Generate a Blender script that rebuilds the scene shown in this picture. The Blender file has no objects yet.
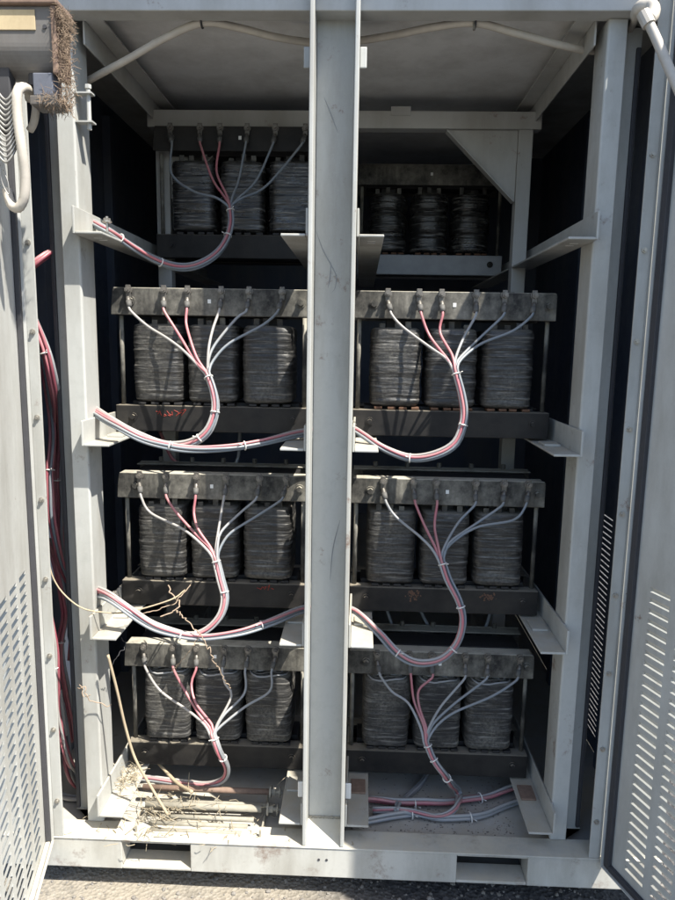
import bpy, bmesh, math, random
from mathutils import Vector, Matrix, noise
random.seed(7)
S = bpy.context.scene
COL = S.collection
V = Vector

# ------------------------------------------------------------------ camera model (also used to read real positions off a known plane)
CAM = V((.085, -1.84, 1.69)); FPX = 675.0
YAW, PIT, ROL = [math.radians(a) for a in (-1.8881, 8.9028, -.9566)]
_f = V((math.sin(YAW)*math.cos(PIT), math.cos(YAW)*math.cos(PIT), -math.sin(PIT)))
_r0 = V((math.cos(YAW), -math.sin(YAW), 0)); _d0 = _f.cross(_r0)
_r = math.cos(ROL)*_r0 + math.sin(ROL)*_d0
_d = -math.sin(ROL)*_r0 + math.cos(ROL)*_d0
def ray(x, y): return _r*((x-337.5)/FPX) + _d*((y-450)/FPX) + _f
def at(x, y, Y):
    v = ray(x, y); return CAM + v*((Y-CAM.y)/v.y)
def onz(x, y, Z):
    v = ray(x, y); return CAM + v*((Z-CAM.z)/v.z)

# ------------------------------------------------------------------ materials
def mat(name):
    m = bpy.data.materials.new(name); m.use_nodes = True
    nt = m.node_tree; b = nt.nodes['Principled BSDF']
    return m, nt, b
def N(nt, t, **k):
    n = nt.nodes.new(t)
    for a, v in k.items():
        if a.startswith('i_'):
            key = a[2:]
            key = int(key) if key.isdigit() else key.replace('_', ' ')
            n.inputs[key].default_value = v
        else: setattr(n, a, v)
    return n
def tex(nt, scale, detail=6, rough=.6, stretch=None, kind='ShaderNodeTexNoise'):
    tc = N(nt, 'ShaderNodeTexCoord')
    mp = N(nt, 'ShaderNodeMapping'); nt.links.new(tc.outputs['Object'], mp.inputs[0])
    if stretch: mp.inputs['Scale'].default_value = stretch
    n = N(nt, kind); nt.links.new(mp.outputs[0], n.inputs['Vector'])
    n.inputs['Scale'].default_value = scale
    if kind == 'ShaderNodeTexNoise':
        n.inputs['Detail'].default_value = detail; n.inputs['Roughness'].default_value = rough
    return n
def ramp(nt, sock, a, b, ca=(0,0,0,1), cb=(1,1,1,1)):
    r = N(nt, 'ShaderNodeValToRGB'); nt.links.new(sock, r.inputs[0])
    e = r.color_ramp.elements; e[0].position = a; e[1].position = b; e[0].color = ca; e[1].color = cb
    return r.outputs[0]
def mix(nt, fac, a, b, mode='MIX'):
    m = N(nt, 'ShaderNodeMix', data_type='RGBA', blend_type=mode)
    if isinstance(fac, (int, float)): m.inputs[0].default_value = fac
    else: nt.links.new(fac, m.inputs[0])
    for k, v in ((6, a), (7, b)):
        if isinstance(v, tuple): m.inputs[k].default_value = v if len(v) == 4 else (*v, 1)
        else: nt.links.new(v, m.inputs[k])
    return m.outputs[2]
def mathn(nt, op, a, b):
    m = N(nt, 'ShaderNodeMath', operation=op)
    for k, v in ((0, a), (1, b)):
        if isinstance(v, (int, float)): m.inputs[k].default_value = v
        else: nt.links.new(v, m.inputs[k])
    return m.outputs[0]
def upness(nt, lo=.3, hi=.95):
    g = N(nt, 'ShaderNodeNewGeometry'); s = N(nt, 'ShaderNodeSeparateXYZ'); nt.links.new(g.outputs['Normal'], s.inputs[0])
    mr = N(nt, 'ShaderNodeMapRange'); nt.links.new(s.outputs[2], mr.inputs[0])
    mr.inputs[1].default_value = lo; mr.inputs[2].default_value = hi
    return mr.outputs[0]
def bump(nt, b, sock, strength, dist=.002, prev=None):
    bn = N(nt, 'ShaderNodeBump'); bn.inputs['Strength'].default_value = strength; bn.inputs['Distance'].default_value = dist
    nt.links.new(sock, bn.inputs['Height'])
    if prev: nt.links.new(prev, bn.inputs['Normal'])
    nt.links.new(bn.outputs[0], b.inputs['Normal'])
    return bn.outputs[0]

def paint(name, c, rough=.5, dirt=.35, rust=.0, dust=.5, dirtc=(.22,.20,.16), dustc=(.42,.37,.28)):
    m, nt, b = mat(name)
    n1 = tex(nt, 2.2, 8, .65, (3, 3, .7))               # long vertical streaks
    n2 = tex(nt, 26, 6, .7)
    n3 = tex(nt, 150, 3, .6)
    s = ramp(nt, n1.outputs[0], .42, .72)
    col = mix(nt, mathn(nt, 'MULTIPLY', s, dirt), c, dirtc)
    blot = ramp(nt, n2.outputs[0], .5, .75)
    col = mix(nt, mathn(nt, 'MULTIPLY', blot, dirt*.55), col, tuple(x*.72 for x in c))
    light = ramp(nt, n3.outputs[0], .55, .75)
    col = mix(nt, mathn(nt, 'MULTIPLY', light, .12), col, tuple(min(1, x*1.25) for x in c))
    if rust:
        n4 = tex(nt, 9, 9, .75); rr = ramp(nt, n4.outputs[0], .66-rust*.1, .70)
        col = mix(nt, mathn(nt, 'MULTIPLY', rr, .8), col, (.13,.055,.025))
    n5 = tex(nt, 14, 8, .7)
    df = mathn(nt, 'MULTIPLY', upness(nt), ramp(nt, n5.outputs[0], .25, .6))
    col = mix(nt, mathn(nt, 'MULTIPLY', df, dust), col, dustc)
    nt.links.new(col, b.inputs['Base Color'])
    rg = ramp(nt, n2.outputs[0], .2, .8, (rough-.1,)*3+(1,), (rough+.2,)*3+(1,))
    nt.links.new(rg, b.inputs['Roughness'])
    b.inputs['Specular IOR Level'].default_value = .4
    p = bump(nt, b, n1.outputs[0], .12, .004)
    bump(nt, b, n3.outputs[0], .1, .0008, p)
    return m
def plain(name, c, rough=.5, metal=0, var=.2, scale=40, bmp=.1):
    m, nt, b = mat(name)
    n = tex(nt, scale, 5, .6)
    nt.links.new(mix(nt, n.outputs[0], tuple(x*(1-var) for x in c), tuple(min(1, x*(1+var)) for x in c)), b.inputs['Base Color'])
    b.inputs['Roughness'].default_value = rough; b.inputs['Metallic'].default_value = metal
    if bmp: bump(nt, b, n.outputs[0], bmp, .001)
    return m

M = {}
M['paint'] = paint('grey paint', (.445,.452,.43), .42, .66, .55, .8)
M['paint_in'] = paint('inner grey paint', (.44,.44,.42), .5, .5, .5, .6)
M['sheet'] = paint('door sheet paint', (.53,.535,.51), .42, .6, .15, .6)
M['sill'] = paint('worn sill paint', (.50,.495,.455), .55, .7, 1.1, .9, dustc=(.52,.475,.375))
M['ceil'] = paint('ceiling sheet', (.78,.78,.77), .6, .35, 0, 0)
M['dark'] = paint('dark inner wall', (.065,.082,.12), .5, .3, 0, .3)  # wall colour darkened: the interior's shade is put into it
M['gasket'] = plain('black rubber gasket', (.045,.045,.05), .7)
M['galv'] = plain('zinc bolt', (.42,.40,.36), .4, .8, .25, 90)
M['copper'] = plain('rusty brown block', (.12,.06,.032), .75, 0, .5, 60)
M['lugbolt'] = plain('tarnished bolt', (.20,.185,.165), .5, .6, .4, 90)
M['sleeve'] = plain('dusty dark sleeve', (.10,.098,.092), .7, 0, .4, 50)
M['brass'] = plain('tarnished lug', (.15,.14,.125), .5, .6, .3, 120)
M['tie'] = plain('white nylon tie', (.68,.66,.62), .5, 0, .05)
M['conduit'] = plain('weathered white conduit', (.50,.46,.40), .6, 0, .22, 30)
M['rust'] = plain('rusty rod', (.20,.135,.10), .8, 0, .45, 60)
M['rod'] = plain('dusty steel rod', (.28,.26,.21), .7, 0, .35, 50)
M['scuff'] = plain('grey scuff', (.25,.26,.26), .6, 0, .2)
M['flake'] = plain('flaking rust', (.115,.062,.04), .85, 0, .6, 200)
M['nest'] = plain('brown dry grass', (.20,.145,.10), .9, 0, .6, 25, 0)
M['straw'] = plain('straw', (.29,.245,.17), .85, 0, .4, 20, 0)
M['stalk'] = plain('dry stalk', (.38,.31,.21), .8, 0, .25, 40)
M['vine'] = plain('dry vine', (.34,.26,.19), .8, 0, .3, 60)
M['card'] = paint('worn pale board', (.50,.41,.26), .8, .7, .6, .4, dirtc=(.22,.13,.07))
M['alu'] = paint('dirty housing metal', (.15,.145,.14), .34, .85, .9, .6, dirtc=(.07,.052,.038))
M['bluebox'] = plain('blue grey box', (.11,.12,.15), .7, 0, .25, 60)
M['red_ink'] = plain('red marker ink', (.30,.035,.02), .7, 0, .2)
M['sticker'] = plain('white sticker', (.75,.75,.72), .5, 0, .03)
M['greybase'] = plain('grey primed channel', (.30,.315,.33), .5, 0, .35, 14)
M['pocket'] = plain('dark pocket steel', (.10,.098,.088), .8, 0, .4, 14)  # pocket steel darker than the sill paint
M['lamin'] = plain('core lamination', (.025,.024,.024), .6, .2, .4, 80)
M['web'] = plain('woven wire', (.36,.35,.33), .4, .7, .3, 80)

def iron():
    m, nt, b = mat('dusty black clamp steel')
    n1 = tex(nt, 9, 8, .7); n2 = tex(nt, 55, 5, .7); n3 = tex(nt, 5, 6, .7, (3,3,.6))
    base = mix(nt, ramp(nt, n2.outputs[0], .4, .7), (.017,.017,.017), (.042,.040,.037))
    d = ramp(nt, n1.outputs[0], .38, .74)
    d2 = mathn(nt, 'MULTIPLY', d, ramp(nt, n3.outputs[0], .25, .6))
    col = mix(nt, mathn(nt, 'MULTIPLY', d2, .75), base, (.42,.40,.34))
    df = mathn(nt, 'MULTIPLY', upness(nt, .2, .9), ramp(nt, n1.outputs[0], .2, .5))
    col = mix(nt, mathn(nt, 'MULTIPLY', df, .85), col, (.48,.45,.37))
    nt.links.new(col, b.inputs['Base Color']); b.inputs['Roughness'].default_value = .6; b.inputs['Specular IOR Level'].default_value = .25
    bump(nt, b, n2.outputs[0], .25, .001)
    return m
M['iron'] = iron()
def base_iron():
    m, nt, b = mat('dark base channel steel')
    n1 = tex(nt, 7, 8, .7); n2 = tex(nt, 60, 5, .7); n3 = tex(nt, 13, 8, .75)
    col = mix(nt, ramp(nt, n1.outputs[0], .35, .75), (.010,.010,.011), (.038,.035,.031))
    col = mix(nt, ramp(nt, n3.outputs[0], .66, .72), col, (.12,.055,.03))
    df = mathn(nt, 'MULTIPLY', upness(nt, .2, .9), ramp(nt, n1.outputs[0], .2, .5))
    col = mix(nt, mathn(nt, 'MULTIPLY', df, .8), col, (.26,.23,.18))
    nt.links.new(col, b.inputs['Base Color']); b.inputs['Roughness'].default_value = .55; b.inputs['Specular IOR Level'].default_value = .25
    bump(nt, b, n2.outputs[0], .25, .001)
    return m
M['base'] = base_iron()
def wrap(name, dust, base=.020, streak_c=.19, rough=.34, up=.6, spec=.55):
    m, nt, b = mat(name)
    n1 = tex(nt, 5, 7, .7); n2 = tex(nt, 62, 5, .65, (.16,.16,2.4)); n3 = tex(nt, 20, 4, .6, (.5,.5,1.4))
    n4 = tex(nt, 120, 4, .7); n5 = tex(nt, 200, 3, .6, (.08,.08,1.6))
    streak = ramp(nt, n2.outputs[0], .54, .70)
    col = mix(nt, streak, (base, base*.985, base*.98), (streak_c, streak_c*.97, streak_c*.9))  # pale streaks: dusty wrinkle edges, with sheen painted into the colour
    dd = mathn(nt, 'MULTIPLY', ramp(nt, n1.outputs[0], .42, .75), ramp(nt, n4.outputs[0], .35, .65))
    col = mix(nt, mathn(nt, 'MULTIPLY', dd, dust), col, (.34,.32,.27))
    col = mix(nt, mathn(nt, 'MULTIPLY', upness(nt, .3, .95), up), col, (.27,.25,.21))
    nt.links.new(col, b.inputs['Base Color'])
    rg = ramp(nt, n3.outputs[0], .3, .7, (rough-.08,)*3+(1,), (rough+.2,)*3+(1,)); nt.links.new(rg, b.inputs['Roughness'])
    b.inputs['Specular IOR Level'].default_value = spec
    p = bump(nt, b, n3.outputs[0], .6, .008); p = bump(nt, b, n2.outputs[0], .7, .0025, p); bump(nt, b, n5.outputs[0], .5, .0012, p)
    return m
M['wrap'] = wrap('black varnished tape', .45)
M['wrap_shade'] = wrap('glossy clean tape', .06, .014, .28, .25, .3, .8)  # top-row tape: glossier, and darker with the row's shade put into its colour
M['wrap_dusty'] = wrap('dust caked tape', .7, .035, .24, .5, .7, .3)
def cable(name, c, grime=.35):
    m, nt, b = mat(name)
    n = tex(nt, 18, 6, .7); n2 = tex(nt, 120, 3, .6)
    col = mix(nt, mathn(nt, 'MULTIPLY', ramp(nt, n.outputs[0], .35, .75), grime), c, (.30,.26,.21))
    col = mix(nt, mathn(nt, 'MULTIPLY', upness(nt, .1, .9), .3), col, (.45,.40,.34))
    nt.links.new(col, b.inputs['Base Color']); b.inputs['Roughness'].default_value = .42
    bump(nt, b, n2.outputs[0], .08, .0006)
    return m
M['c_white'] = cable('off white insulation', (.34,.33,.32))
M['c_pink'] = cable('faded red insulation', (.45,.13,.165), .45)
M['c_red'] = cable('dark red insulation', (.27,.055,.085), .3)
M['c_grey'] = cable('blue grey insulation', (.17,.205,.24))
M['c_lgrey'] = cable('light grey insulation', (.27,.29,.31))
M['c_black'] = cable('black insulation', (.05,.055,.07), .2)

def ground_mat():
    m, nt, b = mat('gravelly asphalt')
    v = tex(nt, 85, kind='ShaderNodeTexVoronoi'); n1 = tex(nt, 4, 8, .7); n2 = tex(nt, 160, 4, .7)
    sepn = N(nt, 'ShaderNodeSeparateColor'); nt.links.new(v.outputs['Color'], sepn.inputs[0])
    col = mix(nt, sepn.outputs[0], (.07,.065,.06), (.26,.235,.205))
    col = mix(nt, ramp(nt, n1.outputs[0], .4, .7), col, (.19,.17,.14))
    col = mix(nt, mathn(nt, 'MULTIPLY', ramp(nt, n2.outputs[0], .5, .7), .5), col, (.08,.075,.07))
    # bare asphalt, with a sandy patch along one side, its sunlit tone painted in
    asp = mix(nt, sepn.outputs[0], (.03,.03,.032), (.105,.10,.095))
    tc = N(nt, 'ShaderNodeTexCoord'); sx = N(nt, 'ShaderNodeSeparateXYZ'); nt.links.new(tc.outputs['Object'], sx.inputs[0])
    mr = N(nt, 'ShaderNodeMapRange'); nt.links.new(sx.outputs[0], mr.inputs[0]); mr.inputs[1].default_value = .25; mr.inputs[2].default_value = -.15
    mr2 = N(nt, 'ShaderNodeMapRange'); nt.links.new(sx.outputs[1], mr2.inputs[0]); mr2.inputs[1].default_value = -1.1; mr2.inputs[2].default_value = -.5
    sunlit_sand = mathn(nt, 'MULTIPLY', mr.outputs[0], mr2.outputs[0])
    sunlit_sand = mathn(nt, 'MULTIPLY', sunlit_sand, ramp(nt, n1.outputs[0], .2, .5))
    col = mix(nt, sunlit_sand, asp, mix(nt, .45, col, (.36,.32,.25)))
    nt.links.new(col, b.inputs['Base Color']); b.inputs['Roughness'].default_value = .9
    p = bump(nt, b, v.outputs['Distance'], .8, .006); bump(nt, b, n2.outputs[0], .5, .003, p)
    return m
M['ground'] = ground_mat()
M['pebble'] = plain('pebble', (.19,.175,.155), .85, 0, .5, 25)

# ------------------------------------------------------------------ mesh builder
class MB:
    def __init__(s): s.v = []; s.f = []
    def add(s, vs, fs):
        k = len(s.v); s.v += [V(p) for p in vs]; s.f += [tuple(i+k for i in f) for f in fs]; return s
    def box(s, x0, x1, y0, y1, z0, z1):
        vs = [(x,y,z) for x in (x0,x1) for y in (y0,y1) for z in (z0,z1)]
        return s.add(vs, [(0,1,3,2),(4,6,7,5),(0,4,5,1),(2,3,7,6),(0,2,6,4),(1,5,7,3)])
    def boxf(s, fn, a0, a1, b0, b1, c0, c1):
        vs = [fn(x,y,z) for x in (a0,a1) for y in (b0,b1) for z in (c0,c1)]
        return s.add(vs, [(0,1,3,2),(4,6,7,5),(0,4,5,1),(2,3,7,6),(0,2,6,4),(1,5,7,3)])
    def prism(s, poly, fn, a, b):                     # poly in 2-D, fn(u,v,t) -> point
        n = len(poly)
        vs = [fn(u,w,a) for u,w in poly] + [fn(u,w,b) for u,w in poly]
        fs = [tuple(range(n-1,-1,-1)), tuple(range(n,2*n))] + [(i,(i+1)%n,n+(i+1)%n,n+i) for i in range(n)]
        return s.add(vs, fs)
    def tube(s, pts, r, n=8, cap=True):
        pts = [V(p) for p in pts]; k = len(pts); rs = r if isinstance(r, (list,tuple)) else [r]*k
        t0 = (pts[1]-pts[0]).normalized(); up = V((0,0,1)) if abs(t0.z) < .9 else V((1,0,0))
        nrm = (up - t0*up.dot(t0)).normalized(); vs = []; fs = []
        for i, p in enumerate(pts):
            t = (pts[min(i+1,k-1)] - pts[max(i-1,0)])
            t = t.normalized() if t.length > 1e-9 else t0
            nrm = (nrm - t*nrm.dot(t)).normalized(); bn = t.cross(nrm)
            for j in range(n):
                a = 2*math.pi*j/n; vs.append(p + (nrm*math.cos(a) + bn*math.sin(a))*rs[i])
        for i in range(k-1):
            for j in range(n): fs.append((i*n+j, i*n+(j+1)%n, (i+1)*n+(j+1)%n, (i+1)*n+j))
        if cap: fs += [tuple(range(n-1,-1,-1)), tuple((k-1)*n+j for j in range(n))]
        return s.add(vs, fs)
    def cyl(s, a, b, r, n=12, r2=None): return s.tube([a, b], [r, r if r2 is None else r2], n)
    def build(s, name, m, parent=None, bevel=0, smooth=False, origin=None, seg=2):
        me = bpy.data.meshes.new(name)
        o = bpy.data.objects.new(name, me); COL.objects.link(o)
        org = V((0,0,0))
        if parent is not None:
            p = parent
            while p is not None: org = org + p.location; p = p.parent
            o.parent = parent
        elif origin is not None: org = V(origin); o.location = org
        me.from_pydata([tuple(p-org) for p in s.v], [], s.f)
        bm = bmesh.new(); bm.from_mesh(me); bmesh.ops.recalc_face_normals(bm, faces=bm.faces); bm.to_mesh(me); bm.free()
        me.materials.append(M[m])
        if smooth:
            for q in me.polygons: q.use_smooth = True
        if bevel:
            b = o.modifiers.new('bevel', 'BEVEL'); b.width = bevel; b.segments = seg; b.limit_method = 'ANGLE'; b.angle_limit = .6
            b.harden_normals = False
        return o
def empty(name, loc, label, cat, group=None):
    o = bpy.data.objects.new(name, None); COL.objects.link(o); o.location = V(loc); o.empty_display_size = .1
    return tag(o, label, cat, group)
def tag(o, label, cat, group=None):
    o['label'] = label; o['category'] = cat
    if group: o['group'] = group
    return o
def spline(pts, step=.012):
    pts = [V(p) for p in pts]
    P = [pts[0]*2-pts[1]] + pts + [pts[-1]*2-pts[-2]]; out = []
    for i in range(1, len(P)-2):
        a,b,c,d = P[i-1:i+3]; n = max(2, int((c-b).length/step))
        for k in range(n):
            t = k/n
            out.append(.5*((2*b) + (c-a)*t + (2*a-5*b+4*c-d)*t*t + (3*b-a-3*c+d)*t**3))
    out.append(pts[-1]); return out
def xyz(u, w, t): return V((u, w, t))

# ------------------------------------------------------------------ ground
g = MB(); g.add([(-60,-60,0),(60,-60,0),(60,60,0),(-60,60,0)], [(0,1,2,3)])
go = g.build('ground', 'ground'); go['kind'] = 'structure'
pb = MB()
ico = [(0,0,1),(.894,0,.447),(.276,.851,.447),(-.724,.526,.447),(-.724,-.526,.447),(.276,-.851,.447),(.724,.526,-.447),(-.276,.851,-.447),(-.894,0,-.447),(-.276,-.851,-.447),(.724,-.526,-.447),(0,0,-1)]
icf = [(0,1,2),(0,2,3),(0,3,4),(0,4,5),(0,5,1),(1,6,2),(2,7,3),(3,8,4),(4,9,5),(5,10,1),(6,7,2),(7,8,3),(8,9,4),(9,10,5),(10,6,1),(11,7,6),(11,8,7),(11,9,8),(11,10,9),(11,6,10)]
for i in range(4200):
    x = random.uniform(-1.3,1.3); y = random.uniform(-.75,.45); r = random.choice((.0025,.003,.004,.005,.008))*random.uniform(.7,1.2)
    q = [random.uniform(.6,1.2) for _ in range(12)]
    pb.add([(x+a*r*q[k], y+b*r*q[k], r*.3+c*r*.7*q[k]) for k,(a,b,c) in enumerate(ico)], icf)
po = pb.build('gravel', 'pebble'); po['kind'] = 'stuff'; po['label'] = 'loose small gravel scattered on the ground before the cabinet'; po['category'] = 'gravel'

# ------------------------------------------------------------------ cabinet
SILL = .178; TOP = 2.62
cab = empty('equipment_cabinet', (0,.9,0), 'open grey steel cabinet holding eight transformers on shelf rails', 'cabinet')
def part(mb, name, m, bevel=.0015, parent=cab, **k): return mb.build(name, m, parent, bevel, **k)
# base: sill with two fork pockets
b = MB(); z0, z1 = .075, SILL
for x0, x1 in ((-1.02,-.62),(-.407,.407),(.62,1.02)): b.box(x0,x1,0,.075,z0,z1-.005)
for x0, x1 in ((-.62,-.407),(.407,.62)):
    b.box(x0,x1,.001,.075,z1-.013,z1-.005); b.box(x0,x1,.001,.075,z0,z0+.009)
b.box(-1.022,1.022,-.003,.078,z1-.005,z1)
part(b, 'sill', 'sill', .003)
for x0, x1 in ((-.62,-.407),(.407,.62)):
    p = MB()
    p.box(x0-.006,x0-.001,.076,1.9,z0,z1-.037); p.box(x1+.001,x1+.006,.076,1.9,z0,z1-.037)
    p.box(x0-.006,x1+.006,.076,1.9,z1-.0368,z1-.034); p.box(x0-.006,x1+.006,.076,1.9,z0-.003,z0)
    part(p, 'fork_pocket', 'pocket', 0)
part(MB().box(-1.0148,1.0148,.079,1.95,.146,.15), 'floor_plate', 'paint_in', 0)
for x in (-1.02, .96): part(MB().box(x, x+.06, .08, 1.95, .076, .145), 'base_rail', 'paint_in')
for y in (.22, 1.6): part(MB().box(-.8,.8,y,y+.1,0.001,.0715), 'skid_beam', 'dark')
# shell
for s in (-1, 1):
    sw_ = MB(); xa_, xb_ = sorted((s*1.015, s*1.02))
    if s < 0: sw_.box(xa_,xb_,.03,1.95,.15,TOP+.0545)
    else:                                                    # this side has a louvred opening low down
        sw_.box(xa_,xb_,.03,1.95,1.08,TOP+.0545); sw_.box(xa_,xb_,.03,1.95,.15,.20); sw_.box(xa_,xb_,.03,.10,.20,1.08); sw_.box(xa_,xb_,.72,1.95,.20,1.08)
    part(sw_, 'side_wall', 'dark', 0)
    part(MB().box(min(s*.8337,s*1.02), max(s*.8337,s*1.02), .012, .0295, SILL+.001, TOP+.0545), 'front_panel', 'paint', 0)
    for y in (.45, 1.1): part(MB().box(min(s*.98,s*1.0145), max(s*.98,s*1.0145), y, y+.05, .151, TOP-.01), 'wall_stud', 'dark')
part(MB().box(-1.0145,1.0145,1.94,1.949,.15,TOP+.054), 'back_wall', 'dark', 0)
part(MB().box(-1.04,1.04,-.022,1.97,TOP+.055,TOP+.063).box(-1.04,1.04,-.022,-.016,TOP+.035,TOP+.054), 'roof', 'sheet', .001)
part(MB().box(-.72,.72,.10,1.935,2.576,2.58), 'ceiling_sheet', 'ceil', 0)
part(MB().box(-.99,.99,.031,.09,2.53,TOP+.05), 'lintel', 'paint_in', .003)
part(MB().box(-.655,.655,.0905,.094,2.536,2.572), 'lintel_lip', 'paint_in')
for s in (-1, 1):
    a = MB(); a.box(min(s*.625,s*.675),max(s*.625,s*.675),.095,1.9,2.535,2.540); a.box(min(s*.6755,s*.681),max(s*.6755,s*.681),.095,1.9,2.475,2.5755)
    part(a, 'ceiling_angle', 'paint_in')
# inner portal frame with gussets
YB = .70
f = MB().box(-.70,.70,YB,YB+.05,2.448,2.506); part(f, 'portal_beam', 'paint_in', .002)
for x in (-.08, .205): part(MB().box(x-.035,x+.035,YB-.004,YB-.001,2.49,2.52), 'splice_plate', 'paint_in')
for s in (-1, 1):
    part(MB().box(min(s*.622,s*.672),max(s*.622,s*.672),YB+.001,YB+.051,.15,2.447), 'portal_post', 'paint_in', .002)
    tri = [(s*.621,2.447),(s*.372,2.447),(s*.621,2.205)]
    gg = MB().prism(tri, lambda u,w,t: V((u,t,w)), YB+.012, YB+.018)
    d = V((s*.249,0,-.242)).normalized(); a0 = V((s*.372,0,2.447)); nrm = V((-d.z,0,d.x)); 
    if nrm.z > 0: nrm = -nrm
    a0 = a0 + nrm*.001
    q = [a0+V((0,YB,0)), a0+d*.345+V((0,YB,0))]
    gg.add([q[0],q[1],q[1]+nrm*.005,q[0]+nrm*.005]+[p+V((0,.04,0)) for p in (q[0],q[1],q[1]+nrm*.005,q[0]+nrm*.005)], [(0,1,2,3),(7,6,5,4),(0,4,5,1),(1,5,6,2),(2,6,7,3),(3,7,4,0)])
    part(gg, 'gusset', 'paint_in')
# corner posts: folded channel, front face, inner face, recessed outer flange
def corner(s):
    prof = [(.752,.07),(.706,.07),(.702,.074),(.702,.17),(.708,.17),(.708,.078),(.746,.078),(.746,.125),(.812,.125),(.812,.13),(.752,.13)]
    prof = [(s*x, y) for x, y in prof]
    o = part(MB().prism(prof, lambda u,w,t: V((u,w,t)), SILL+.001, 2.5295), 'corner_post', 'paint', .003, seg=3)
    part(MB().prism([(s*.796,.115),(s*.808,.115),(s*.808,.1245),(s*.796,.1245)], xyz, SILL+.01, 2.48), 'post_gasket', 'gasket', .003, parent=o)
    j = MB().box(min(s*.80,s*.829), max(s*.80,s*.829), 0, .006, SILL+.001, TOP)
    j.box(min(s*.829,s*.834), max(s*.829,s*.834), 0, .03, SILL+.001, TOP)
    jo = part(j, 'hinge_strip', 'paint', .001)
    for k in range(10):
        z = .3 + k*.235
        bb = MB(); bb.cyl((s*.813,-.004,z),(s*.813,0,z),.0075,10); bb.cyl((s*.813,-.009,z),(s*.813,-.004,z),.0045,6)
        part(bb, 'bolt', 'galv', 0, parent=jo)
for s in (-1, 1): corner(s)
# centre column, open channel facing out with a flange down each side
c = MB()
c.box(-.051,.051,.085,.091,SILL+.03,TOP+.04)
for s in (-1,1): c.box(min(s*.0515,s*.0635), max(s*.0515,s*.0635), 0, .091, SILL+.001, TOP+.04)
col = part(c, 'center_column', 'paint', .003, seg=3)
part(MB().add([(-.051,.004,SILL+.002),(.051,.004,SILL+.002),(.051,.0845,SILL+.036),(-.051,.0845,SILL+.036),(-.051,.004,SILL+.0005),(.051,.004,SILL+.0005),(.051,.0845,SILL+.0005),(-.051,.0845,SILL+.0005)],
     [(0,1,2,3),(7,6,5,4),(0,4,5,1),(1,5,6,2),(2,6,7,3),(3,7,4,0)]), 'foot_plate', 'sill', 0, parent=col)
wl = MB(); wl.tube([V((-.05+.1*k/40, .083+.001*random.random(), SILL+.037+.002*random.random())) for k in range(41)], [.003+.002*random.random() for k in range(41)], 6)
part(wl, 'weld_bead', 'rod', 0, parent=col, smooth=True)
for s in (-1,1):
    for zz in (2.425, .335): part(MB().box(min(s*.064,s*.082),max(s*.064,s*.082),.045,.05,zz-.026,zz+.026), 'latch_tab', 'sticker' if zz < 1 else 'paint', .004, parent=col)
for x in (-.012,.012): part(MB().cyl((x,-.0015,.135),(x,.0,.135),.004,10), 'rivet', 'gasket', 0, parent=col)
for P_ in ([(316,231),(323,250),(331,265),(336,276),(335,288),(332,292)], [(324,97),(330,112),(338,133)], [(331,262),(330,276),(328,288)], [(340,520),(333,548),(330,580)]):
    sc = MB().tube(spline([at(x,y,.0848) for x,y in P_], .006), [.0012*(1-abs(2*k/(len(spline([at(x,y,.0848) for x,y in P_], .006))-1)-1)**2)+.0003 for k in range(len(spline([at(x,y,.0848) for x,y in P_], .006)))], 6)
    part(sc, 'scuff_mark', 'scuff', 0, parent=col)
# latch bracket on the first corner post
lb = MB(); lb.box(-.701,-.655,.072,.10,2.345,2.349); lb.box(-.701,-.655,.072,.10,2.272,2.276); lb.cyl((-.668,.085,2.255),(-.668,.085,2.36),.006,10); lb.cyl((-.668,.085,2.36),(-.668,.085,2.37),.009,6)
part(lb, 'latch_bracket', 'paint', 0)
# support rails
ROW = [.24, .82, 1.40, 1.98]
def rail(s, z, outer, y1=1.6, y0=.02):
    r = MB()
    if outer:
        x0, x1 = s*.622, s*.694
        r.box(min(x0,x1),max(x0,x1),y0,y1,z-.007,z); xv = s*.694
        r.box(min(xv,xv+s*.007),max(xv,xv+s*.007),y0,y1,z-.007,z+.066)
    else:
        x0, x1 = s*.138, s*.0715
        r.box(min(x0,x1),max(x0,x1),y0,y1,z-.007,z); xv = s*.0645
        r.box(min(xv,xv+s*.0065),max(xv,xv+s*.0065),y0,y1,z-.007,z+.066)
    o = part(r, 'support_rail', 'paint', .002)
    if s > 0 or outer:
        w = MB()
        for y in (.09, .13): w.box((x0+x1)/2-.011,(x0+x1)/2+.011,y-.003,y+.003,z-.0085,z-.0075)
        part(w, 'slot', 'gasket' if z < 1.7 else 'sticker', 0, parent=o)
    if outer:
        rw = random.Random(int(z*100)+s); xw = s*.7015
        bd = [V((xw+rw.uniform(-.001,.001), .0695+rw.uniform(-.001,.0005), z-.006+.072*k/16)) for k in range(17)]
        part(MB().tube(bd, [.0022+rw.uniform(0,.0014) for k in bd], 6), 'weld_bead', 'paint', 0, parent=o, smooth=True)
    if outer or z < 1:
        pl = MB().box((x0+x1)/2-.024,(x0+x1)/2+.024,.165,.235,z+.0005,z+.007); part(pl, 'rail_pad', 'rust' if z < .5 and s > 0 else 'paint', .001, parent=o)
    return o
for z in ROW:
    for s in (-1,1):
        rail(s, z, True); rail(s, z, False)
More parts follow.
